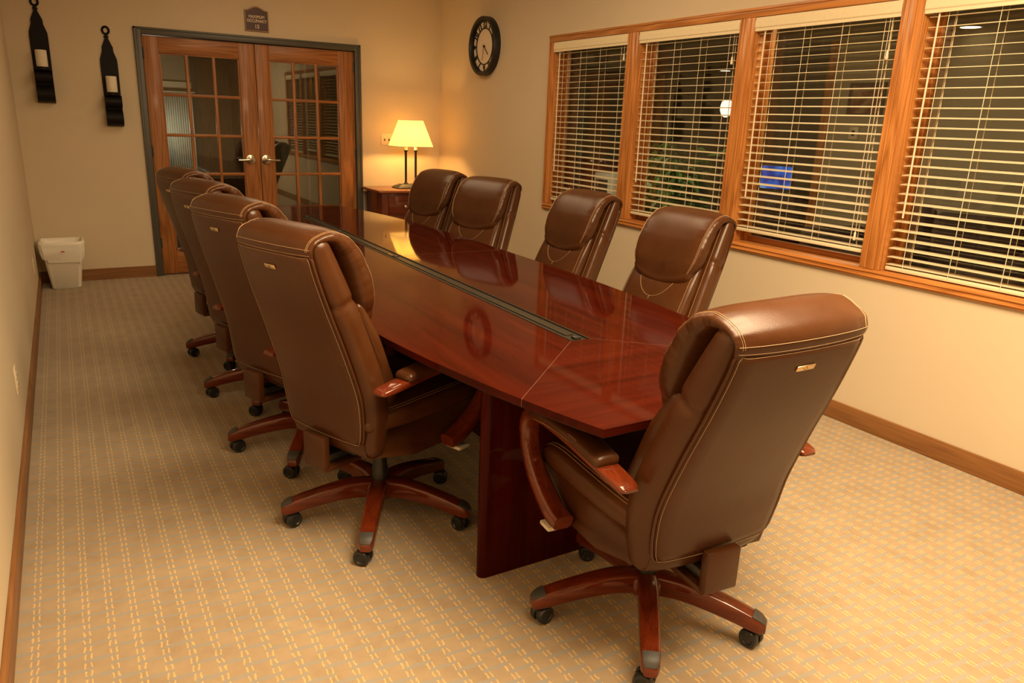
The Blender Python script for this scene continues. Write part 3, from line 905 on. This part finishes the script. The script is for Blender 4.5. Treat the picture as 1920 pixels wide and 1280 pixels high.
# ------------------------------------------------------------------ wall clock
CY, CZ, CR, CD = -1.000, 2.090, .250, .062
t = thing('wall_clock', 'round black wall clock with numerals on the window wall', 'clock', (0, CY, CZ))
MCL = Matrix(((0, 0, -1, 0), (-1, 0, 0, 0), (0, 1, 0, 0), (0, 0, 0, 1)))     # (right, up, out) seen from the room -> world
bm = bmesh.new()
prof = [(.232, .004), (CR, .0), (CR, CD - .008), (CR - .004, CD), (.222, CD), (.216, CD - .010), (.216, .022), (.232, .018)]
rings = [[MCL @ Vector((r * math.cos(2 * PI * k / 64), r * math.sin(2 * PI * k / 64), z)) for k in range(64)] for r, z in prof]
ring_skin(bm, rings, close=True); obj('rim', bm, M['clockblack'], t, angle=35)
bm = bmesh.new(); lathe(bm, [(.219, .004), (.219, .024)], 64, MCL); obj('dial', bm, M['clockface'], t, angle=30)
bm = bmesh.new()
for r, w in ((.152, .005), (.214, .004)):
    rings = [[MCL @ Vector((q * math.cos(2 * PI * k / 64), q * math.sin(2 * PI * k / 64), z)) for k in range(64)] for q, z in ((r - w, .024), (r - w, .030), (r + w, .030), (r + w, .024))]
    ring_skin(bm, rings, close=True)
obj('chapter_ring', bm, M['clockblack'], t, angle=30)

def text_mesh(s, size, depth, bold=0.0, sx=1.0):
    cu = bpy.data.curves.new('txt', 'FONT'); cu.body = s; cu.size = size; cu.extrude = depth; cu.offset = bold
    cu.align_x = 'CENTER'; cu.align_y = 'CENTER'; cu.resolution_u = 3
    o = bpy.data.objects.new('txt', cu); COL.objects.link(o)
    dg = bpy.context.evaluated_depsgraph_get(); dg.update()
    me = bpy.data.meshes.new_from_object(o.evaluated_get(dg))
    bpy.data.objects.remove(o); bpy.data.curves.remove(cu)
    bm = bmesh.new(); bm.from_mesh(me); bpy.data.meshes.remove(me)
    if sx != 1: bmesh.ops.transform(bm, matrix=Matrix.Diagonal((sx, 1, 1, 1)), verts=bm.verts)
    return bm
def place_text(bm, Mt): bmesh.ops.transform(bm, matrix=Mt, verts=bm.verts); return bm
for k in range(1, 13):
    a = PI / 2 - k * PI / 6
    bm = text_mesh(str(k), .080, .002, .0030, .90)
    c = Vector((.184 * math.cos(a), .184 * math.sin(a), .027))
    place_text(bm, MCL @ Matrix.Translation(c) @ Matrix.Rotation(a - PI / 2, 4, 'Z'))
    obj('numeral', bm, M['clockblack'], t, smooth=False)
for nm, ln, wd, deg, z in (('hour_hand', .105, .0042, -133, .034), ('minute_hand', .118, .0028, -189, .038)):
    bm = bmesh.new(); box(bm, -wd, wd, -.018, ln, -.001, .001)
    place_text(bm, MCL @ Matrix.Translation((0, 0, z)) @ Matrix.Rotation(math.radians(deg), 4, 'Z')); obj(nm, bm, M['clockblack'], t, smooth=False)
bm = bmesh.new(); lathe(bm, [(.008, .024), (.008, .042)], 14, MCL); obj('hub', bm, M['clockblack'], t)

# ------------------------------------------------------------------ occupancy sign
SXc, SZc = -1.786, 2.226
t = thing('occupancy_sign', 'maroon sign reading maximum occupancy 15 above the french doors', 'sign', (SXc, 0, SZc))
def arch(w, z0, z1, pk):
    P = [(-w, z0), (w, z0), (w, z1)]
    for k in range(1, 16):
        u = 1 - 2 * k / 16
        P.append((w * u, z1 + pk * (.5 + .5 * math.cos(PI * u))))
    return P + [(-w, z1)]
bm = bmesh.new(); prism(bm, arch(.102, -.090, .084, .034), -.010, 0, MY); obj('plate', bm, M['sign'], t, smooth=False)
bm = bmesh.new(); A = arch(.097, -.085, .080, .032); tube(bm, [(a, -.0105, b) for a, b in A], .0036, 6, closed=True); obj('border', bm, M['signgold'], t)
MS = Matrix(((1, 0, 0, 0), (0, 0, -1, -.0112), (0, 1, 0, 0), (0, 0, 0, 1)))
for s, size, z, sx in (('MAXIMUM', .034, .030, .86), ('OCCUPANCY', .034, -.004, .80), ('15', .046, -.050, .9)):
    bm = text_mesh(s, size, .0008, .0008, sx); place_text(bm, MS @ Matrix.Translation((0, z, 0))); obj('lettering', bm, M['signtext'], t, smooth=False)

# ------------------------------------------------------------------ candle sconces
def sconce(x, ztop, label, clabel, first=None):
    t = thing('wall_sconce', label, 'sconce', (x, 0, ztop), 0, 'black iron candle sconces'); t.scale = (1, 1, 1.055)
    half = [(.008, -.085), (.017, -.092), (.017, -.104), (.012, -.110), (.030, -.150), (.040, -.172), (.042, -.205), (.062, -.262), (.064, -.30), (.062, -.62), (.062, -.760)]
    poly = half + [(-a, b) for a, b in reversed(half)]
    bm = bmesh.new(); prism(bm, poly, -.012, 0, MY); obj('back_plate', bm, M['iron'], t, smooth=False)
    bm = bmesh.new(); tube(bm, [(.024 * math.cos(2 * PI * k / 24), -.006, -.052 + .026 * math.sin(2 * PI * k / 24)) for k in range(24)], .0085, 8, closed=True)
    tube(bm, [(0, -.006, -.078), (0, -.006, -.10)], .009, 8); obj('ring', bm, M['iron'], t)
    # scrolled bracket, an S-profile extruded across the plate
    P = [(-.012, -.530), (-.085, -.530), (-.098, -.536)]
    for k in range(13):
        a = PI * .5 + PI * k / 12; P.append((-.072 + .040 * math.cos(a), -.578 + .040 * math.sin(a)))
    P += [(-.060, -.618), (-.056, -.640)]
    for k in range(13):
        a = PI * .5 + PI * 1.0 * k / 12; P.append((-.050 + .052 * math.cos(a) * 1.0, -.700 + .055 * math.sin(a)))
    P += [(-.030, -.762), (-.012, -.760)]
    bm = bmesh.new(); prism(bm, P, -.062, .062, Matrix(((0, 0, 1, 0), (1, 0, 0, 0), (0, 1, 0, 0), (0, 0, 0, 1)))); obj('scroll_bracket', bm, M['iron'], t, angle=50)
    bm = bmesh.new(); lathe(bm, [(.046, -.530), (.050, -.526), (.050, -.505), (.046, -.505), (.046, -.520)], 24, Matrix.Translation((0, -.062, 0))); obj('candle_cup', bm, M['iron'], t)
    bm = bmesh.new(); lathe(bm, [(.039, 0), (.040, .003), (.040, .138), (.036, .142), (.012, .137)], 24)
    c = thing('pillar_candle', clabel, 'candle', (x, -.062, ztop - .5215 * 1.055), 0, 'ivory pillar candles')
    obj('wax', bm, M['wax'], c)
    bm = bmesh.new(); tube(bm, [(0, 0, .135), (.002, 0, .150)], .0012, 5); obj('wick', bm, M['slot'], c)
sconce(-2.988, 2.100, 'black iron candle sconce hung lower beside the left door leaf', 'ivory pillar candle in the sconce beside the door')
sconce(-3.460, 2.267, 'black iron candle sconce hung higher near the left corner', 'ivory pillar candle in the sconce near the corner')

# ------------------------------------------------------------------ plates on walls
def plate(name, label, cat_, loc, rz, kind):
    t = thing(name, label, cat_, loc, rz)
    w = .036 if kind == 'outlet' else .060
    bm = bmesh.new(); box(bm, -w, w, -.006, 0, -.058, .058, bev=.003); obj('cover_plate', bm, M['almond'], t)
    if kind == 'outlet':
        for z in (-.021, .021):
            bm = bmesh.new(); box(bm, -.016, .016, -.008, -.004, z - .014, z + .014, bev=.003); r = obj('receptacle', bm, M['almond'], t)
            bm = bmesh.new(); box(bm, -.007, -.005, -.0085, -.006, z - .005, z + .005); box(bm, .005, .007, -.0085, -.006, z - .005, z + .005); obj('slots', bm, M['slot'], r, smooth=False)
    else:
        for x in (-.023, .023):
            bm = bmesh.new(); box(bm, x - .005, x + .005, -.016, -.004, -.010, .010, bev=.002, M=Matrix.Rotation(.25, 4, 'X')); obj('toggle', bm, M['slot'], t)
plate('light_switch', 'almond double light switch on the wall left of the lamp shade', 'switch', (-.580, 0, 1.235), 0, 'switch')
plate('wall_outlet', 'almond wall outlet low on the left wall nearest the camera', 'outlet', (XL, -3.715, .335), PI / 2, 'outlet')
plate('wall_outlet', 'almond wall outlet low on the left wall beside the white bin', 'outlet', (XL, -.89, .31), PI / 2, 'outlet')

# ------------------------------------------------------------------ bin with liner
t = thing('trash_can', 'white plastic trash can in the back left corner', 'trash can', (-3.492, -.20, 0))
def rrect(w, d, z, r, k=5):
    P = []
    for (sx, sy, a0) in ((1, 1, 0), (-1, 1, 90), (-1, -1, 180), (1, -1, 270)):
        for j in range(k + 1):
            a = math.radians(a0 + 90 * j / k); P.append(Vector((sx * (w - r) + r * math.cos(a), sy * (d - r) + r * math.sin(a), z)))
    return P
bm = bmesh.new()
ring_skin(bm, [rrect(.100, .080, 0, .03), rrect(.106, .086, .006, .03), rrect(.146, .118, .33, .04), rrect(.150, .122, .345, .04), rrect(.150, .122, .372, .04), rrect(.143, .115, .372, .04), rrect(.138, .110, .33, .04), rrect(.098, .078, .012, .03)])
obj('body', bm, M['bin'], t, angle=40)
t2 = thing('bin_liner', 'thin white plastic bag folded over the trash can rim', 'bag', (-3.492, -.20, .25))
bm = bmesh.new(); rings = []
def lin(w, d, z, amp, seed, dip=0):
    rn = random.Random(seed); P = []
    base = rrect(w, d, 0, .045, 12); n_ = len(base)
    ph = [rn.uniform(0, 6.28) for _ in range(4)]
    for i, p in enumerate(base):
        a = 2 * PI * i / n_
        k = 1 + amp * (math.sin(9 * a + ph[0]) + .7 * math.sin(17 * a + ph[1]))
        zz = z + dip * (math.sin(2 * a + 1.2) + .4 * math.sin(5 * a + ph[2])) + amp * .25 * math.sin(13 * a + ph[3])
        P.append(Vector((p.x * k, p.y * k, zz - .25)))
    return P
rings = [lin(.149, .122, .242, .020, 1, .024), lin(.160, .132, .285, .018, 2, .012), lin(.164, .134, .330, .012, 3, .006), lin(.164, .135, .362, .010, 4, .003), lin(.166, .137, .378, .008, 5, .002), lin(.158, .130, .392, .006, 6, .002), lin(.145, .117, .392, .006, 7, .003), lin(.134, .106, .36, .010, 8), lin(.106, .084, .20, .02, 9)]
ring_skin(bm, rings, cap=False); lo = obj('bag', bm, M['liner'], t2, angle=70)
bm = bmesh.new(); box(bm, -.010, .016, -.145, -.143, .062, .069); obj('red_print', bm, M['red'], t2, smooth=False)

# ------------------------------------------------------------------ lobby beyond the windows
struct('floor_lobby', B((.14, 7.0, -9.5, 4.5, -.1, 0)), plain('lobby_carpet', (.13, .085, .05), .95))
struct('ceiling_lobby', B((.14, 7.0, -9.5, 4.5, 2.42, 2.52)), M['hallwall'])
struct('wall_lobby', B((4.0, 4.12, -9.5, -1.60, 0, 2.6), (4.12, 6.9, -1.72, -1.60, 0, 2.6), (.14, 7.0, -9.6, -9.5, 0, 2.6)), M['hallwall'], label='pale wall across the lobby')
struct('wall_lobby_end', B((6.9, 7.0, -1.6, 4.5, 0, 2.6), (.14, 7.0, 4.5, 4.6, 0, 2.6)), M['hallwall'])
struct('trim_3', B((3.98, 4.13, -1.62, -1.52, 0, 2.6)), M['oak_z'], label='oak corner post in the lobby')
def arm_chair(name, label, loc, rz, mat):
    t = thing(name, label, 'armchair', loc, rz, 'lobby armchairs')
    bm = bmesh.new(); box(bm, -.30, .30, -.28, .32, .28, .46, bev=.05, seg=3); obj('seat', bm, mat, t)
    bm = bmesh.new(); box(bm, -.32, .32, -.42, -.24, .22, .92, bev=.06, seg=3, M=Matrix.Rotation(.10, 4, 'X')); obj('backrest', bm, mat, t)
    for s in (-1, 1):
        bm = bmesh.new(); box(bm, s * .36 - .07, s * .36 + .07, -.38, .32, .12, .64, bev=.05, seg=3); obj('arm', bm, mat, t)
        for y in (-.33, .27):
            bm = bmesh.new(); lathe(bm, [(.018, 0), (.026, .13)], 10, Matrix.Translation((s * .34, y, 0))); obj('leg', bm, M['darkwood'], t)
arm_chair('lobby_armchair', 'dark brown armchair behind the glass of the third window', (2.55, -3.25, 0), 1.4, M['sofa'])
arm_chair('lobby_armchair', 'dark brown armchair behind the glass of the fourth window', (2.35, -4.25, 0), 1.9, M['sofa'])
# television on a stand
t = thing('television_stand', 'dark cabinet under the blue screen in the lobby', 'cabinet', (4.75, -.47, 0), .6)
bm = bmesh.new(); box(bm, -.24, .24, -.55, .55, .05, .60, bev=.01); obj('body', bm, M['darkwood'], t)
bm = bmesh.new(); box(bm, -.26, .26, -.58, .58, .60, .63, bev=.006); obj('top', bm, M['darkwood'], t)
for y in (-.275, .275):
    bm = bmesh.new(); box(bm, -.26, -.24, y - .25, y + .25, .09, .57, bev=.004); obj('door', bm, M['darkwood'], t)
t = thing('television', 'television showing a blue screen across the lobby', 'television', (4.70, -.40, .63), .6)
bm = bmesh.new(); box(bm, -.02, .05, -.215, .215, .07, .41, bev=.01); obj('housing', bm, M['black'], t)
bm = bmesh.new(); box(bm, -.10, .12, -.14, .14, 0, .015, bev=.004); box(bm, .0, .04, -.03, .03, .01, .10); obj('stand', bm, M['black'], t)
n = NT('blue_screen'); v = n.coord(); sp = n.node('ShaderNodeSeparateXYZ'); n.link(v, sp.inputs[0])
f = n.noise(n.coord((1, 3, 3)), 2.0, 2)
n.set(color=(.0, .0, .0), rough=.2, emit=n.ramp(f, [(.35, (.01, .03, .30)), (.55, (.03, .20, .9)), (.7, (.25, .65, 1))]), estr=.55)
bm = bmesh.new(); box(bm, -.023, -.020, -.19, .19, .095, .385); obj('screen', bm, n.m, t, smooth=False)
# picture and thermostat on the pale wall
t = thing('framed_picture', 'square reddish framed picture on the pale lobby wall', 'picture', (4.0, -2.05, 1.81))
bm = bmesh.new()
for (a, b, c, d) in ((-.21, .21, .14, .17), (-.21, .21, -.17, -.14), (-.21, -.18, -.14, .14), (.18, .21, -.14, .14)): box(bm, -.025, 0, a, b, c, d)
obj('frame', bm, M['darkwood'], t, smooth=False)
n = NT('picture_print'); v = n.coord(); f = n.noise(v, 9, 4); n.set(color=n.ramp(f, [(.35, (.12, .03, .012)), (.5, (.26, .09, .03)), (.65, (.34, .20, .09))]), rough=.6)
bm = bmesh.new(); box(bm, -.012, -.004, -.18, .18, -.14, .14); obj('print', bm, n.m, t, smooth=False)
t = thing('thermostat', 'small white wall thermostat with dark display in the lobby', 'thermostat', (4.0, -1.965, 1.465))
bm = bmesh.new(); box(bm, -.025, 0, -.055, .055, -.065, .065, bev=.006); obj('case', bm, M['almond'], t)
bm = bmesh.new(); box(bm, -.028, -.024, -.018, .018, -.03, .03); obj('display', bm, M['slot'], t, smooth=False)
# potted plant
t = thing('potted_plant', 'leafy green potted plant in the lobby behind the second window', 'plant', (2.40, -1.00, 0))
bm = bmesh.new(); lathe(bm, [(.16, 0), (.20, .02), (.25, .40), (.265, .42), (.255, .44), (.235, .44), (.22, .38)], 28); obj('pot', bm, M['pot'], t)
bm = bmesh.new(); lf = bmesh.new(); rn = random.Random(3)
for k in range(70):
    a = rn.uniform(0, 2 * PI); rad = rn.uniform(.06, .52); h = rn.uniform(.72, 1.38) - rad * .35
    top = Vector((rad * math.cos(a), rad * math.sin(a), h))
    pts = [Vector((.05 * math.cos(a), .05 * math.sin(a), .38)), Vector((.35 * rad * math.cos(a), .35 * rad * math.sin(a), .38 + (h - .38) * .65)), top]
    if k % 2 == 0: tube(bm, [cat([tuple(p) for p in pts], i / 8) for i in range(9)], .004, 5)
    for q in range(5):
        c = pts[1].lerp(top, .2 + .2 * q) + Vector((rn.uniform(-.06, .06), rn.uniform(-.06, .06), rn.uniform(-.05, .05)))
        L_ = rn.uniform(.10, .19); w = L_ * .20
        R = Euler((rn.uniform(-.9, .9), rn.uniform(-.9, .9), a + rn.uniform(-1, 1))).to_matrix()
        loc = [Vector((0, 0, 0)), Vector((L_ * .35, w, .012)), Vector((L_ * .35, 0, -.004)), Vector((L_ * .35, -w, .012)), Vector((L_ * .7, w * .75, .0)), Vector((L_ * .7, 0, -.014)), Vector((L_ * .7, -w * .75, .0)), Vector((L_, 0, -.04))]
        vs = [lf.verts.new(c + R @ p) for p in loc]
        for f in ((0, 2, 1), (0, 3, 2), (1, 2, 5, 4), (2, 3, 6, 5), (4, 5, 7), (5, 6, 7)): lf.faces.new([vs[i] for i in f])
obj('stems', bm, M['leaf'], t); obj('foliage', lf, M['leaf'], t, smooth=True)
# floor lamp glowing
t = thing('floor_lamp', 'glowing white globe floor lamp in the lobby behind second window', 'lamp', (3.9, -.155, 0))
bm = bmesh.new(); lathe(bm, [(.15, 0), (.15, .015), (.03, .03), (.012, .05), (.012, 1.58), (.03, 1.60)], 20); obj('pole', bm, M['lampbase'], t)
bm = bmesh.new(); lathe(bm, [(.02, 1.60), (.055, 1.63), (.075, 1.68), (.075, 1.74), (.060, 1.79), (.03, 1.81)], 24); obj('globe', bm, mat_emit('lit_globe', (1, .88, .64), 1.8), t)
# recessed ceiling lights
dlm = mat_emit('recessed_light', (1, .80, .48), 5.0)
for (x, y, lab) in ((3.80, -3.12, 'recessed round ceiling light seen at the top of the fourth window'), (6.60, 2.62, 'recessed round ceiling light seen through the second window')):
    t = thing('ceiling_light', lab, 'ceiling light', (x, y, 2.42))
    bm = bmesh.new(); ring_skin(bm, [[Vector((r_ * math.cos(2 * PI * q / 28), r_ * math.sin(2 * PI * q / 28), z_)) for q in range(28)] for r_, z_ in ((.11, -.004), (.11, 0), (.085, 0), (.085, -.004))], close=True); obj('trim_ring', bm, M['almond'], t)
    bm = bmesh.new(); lathe(bm, [(.085, -.003), (.085, -.001)], 28); obj('lens', bm, dlm, t)
# cabinet and pale unit behind the first window
t = thing('lobby_cabinet', 'reddish wooden cabinet in the lobby behind the first window', 'cabinet', (2.7, 1.05, 0))
bm = bmesh.new(); box(bm, -.22, .22, -.42, .42, .06, 1.00, bev=.008); obj('body', bm, M['cherry_z'], t)
bm = bmesh.new(); box(bm, -.24, .24, -.45, .45, 1.00, 1.03, bev=.006); obj('top', bm, M['cherry_y'], t)
for y in (-.205, .205):
    bm = bmesh.new(); box(bm, -.24, -.22, y - .19, y + .19, .12, .94, bev=.004); dr = obj('door', bm, M['cherry_z'], t)
    bm = bmesh.new(); lathe(bm, [(.006, 0), (.016, .02), (.010, .03)], 12, Matrix.Translation((-.24, y * .25, .62)) @ Matrix.Rotation(-PI / 2, 4, 'Y')); obj('knob', bm, M['nickel'], dr)
t = thing('storage_cabinet', 'pale upright cabinet beside the reddish cabinet in the lobby', 'cabinet', (2.55, .33, 0))
bm = bmesh.new(); box(bm, -.16, .16, -.17, .17, .02, .88, bev=.02); obj('housing', bm, M['liner'], t)
bm = bmesh.new(); box(bm, -.165, -.158, -.12, .12, .58, .80, bev=.004); obj('front_recess', bm, M['slot'], t)

# ------------------------------------------------------------------ hall behind the doors
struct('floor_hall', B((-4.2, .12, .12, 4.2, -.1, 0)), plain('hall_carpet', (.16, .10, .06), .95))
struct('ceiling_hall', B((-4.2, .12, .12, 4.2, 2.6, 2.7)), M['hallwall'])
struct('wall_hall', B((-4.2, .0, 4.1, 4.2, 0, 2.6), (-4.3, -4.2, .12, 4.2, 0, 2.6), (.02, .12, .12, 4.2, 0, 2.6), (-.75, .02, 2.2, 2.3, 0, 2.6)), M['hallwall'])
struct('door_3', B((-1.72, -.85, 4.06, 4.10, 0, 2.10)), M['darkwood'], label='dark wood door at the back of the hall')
struct('trim_4', B((-1.80, -1.72, 4.03, 4.10, 0, 2.18), (-.85, -.77, 4.03, 4.10, 0, 2.18), (-1.72, -.85, 4.03, 4.10, 2.10, 2.18)), M['black_frame'])
struct('trim_5', B((-3.4, -1.80, 4.06, 4.10, 1.72, 1.80)), M['almond'], label='pale rail on the hall wall')
t = thing('sheer_curtain', 'white sheer curtain seen through the left door leaf', 'curtain', (-2.03, 3.98, 0))
bm = bmesh.new(); n_ = 80
A = [bm.verts.new((-.22 + .44 * k / n_, .020 * math.sin(k * 1.25), .55)) for k in range(n_ + 1)]
Bv = [bm.verts.new((-.22 + .44 * k / n_, .014 * math.sin(k * 1.25), 1.66)) for k in range(n_ + 1)]
for k in range(n_): bm.faces.new((A[k], A[k + 1], Bv[k + 1], Bv[k]))
cu_ = obj('panel', bm, M['sheer'], t, angle=80)
m_ = cu_.modifiers.new('thick', 'SOLIDIFY'); m_.thickness = .003
bm = bmesh.new(); tube(bm, [(-.26, 0, 1.67), (.26, 0, 1.67)], .010, 10); obj('curtain_rod', bm, M['almond'], t)

# ------------------------------------------------------------------ lights
def area(name, loc, size, power, col, size_y=None, rot=(0, 0, 0)):
    d = bpy.data.lights.new(name, 'AREA'); d.energy = power; d.color = col; d.size = size
    if size_y: d.shape = 'RECTANGLE'; d.size_y = size_y
    o = bpy.data.objects.new(name, d); link(o); o.location = loc; o.rotation_euler = rot; return o
def point(name, loc, power, col, rad=.04):
    d = bpy.data.lights.new(name, 'POINT'); d.energy = power; d.color = col; d.shadow_soft_size = rad
    o = bpy.data.objects.new(name, d); link(o); o.location = loc; return o
WARM = (1.0, .750, .440)
area('ceiling_bounce_near', (-1.9, -6.6, H - .01), 1.6, 205, WARM)  # area light standing in for flash bounced off the ceiling
area('ceiling_fill_mid', (-1.8, -1.8, H - .01), 1.3, 17, WARM)  # added fill to brighten the back wall, no fixture seen
area('ceiling_fill_far', (-1.4, -3.6, H - .01), 1.0, 18, WARM)  # weaker fill added over the table, source unseen
for x in (-.052, .052): point('lamp_bulb', (LX + x, LY, NZ + .50), 8.0, (1.0, .56, .16), .03)
area('lobby_fill', (2.1, -3.3, 2.40), 1.4, 13, (1.0, .80, .52))  # added to brighten the lobby wall behind picture and thermostat
area('lobby_fill', (.48, -4.8, 2.40), .35, 18, (1.0, .78, .48))  # added lobby fill, tucked by the window wall out of table reflections
area('lobby_fill', (.48, -1.2, 2.40), .35, 42, (1.0, .78, .48))  # second added fill, hidden the same way, for the plant end
point('hall_fill', (-2.45, 3.2, 1.25), 9, (1.0, .86, .64), .08)  # unseen fill added near the curtain to light it
w = bpy.data.worlds.new('world'); S.world = w; w.use_nodes = True
w.node_tree.nodes['Background'].inputs[0].default_value = (.02, .015, .01, 1); w.node_tree.nodes['Background'].inputs[1].default_value = .2

S.view_settings.view_transform = 'Standard'
try: S.view_settings.look = 'None'
except Exception: pass
S.view_settings.gamma = 1.0; S.view_settings.use_curve_mapping = False
S.view_settings.exposure = 0.14
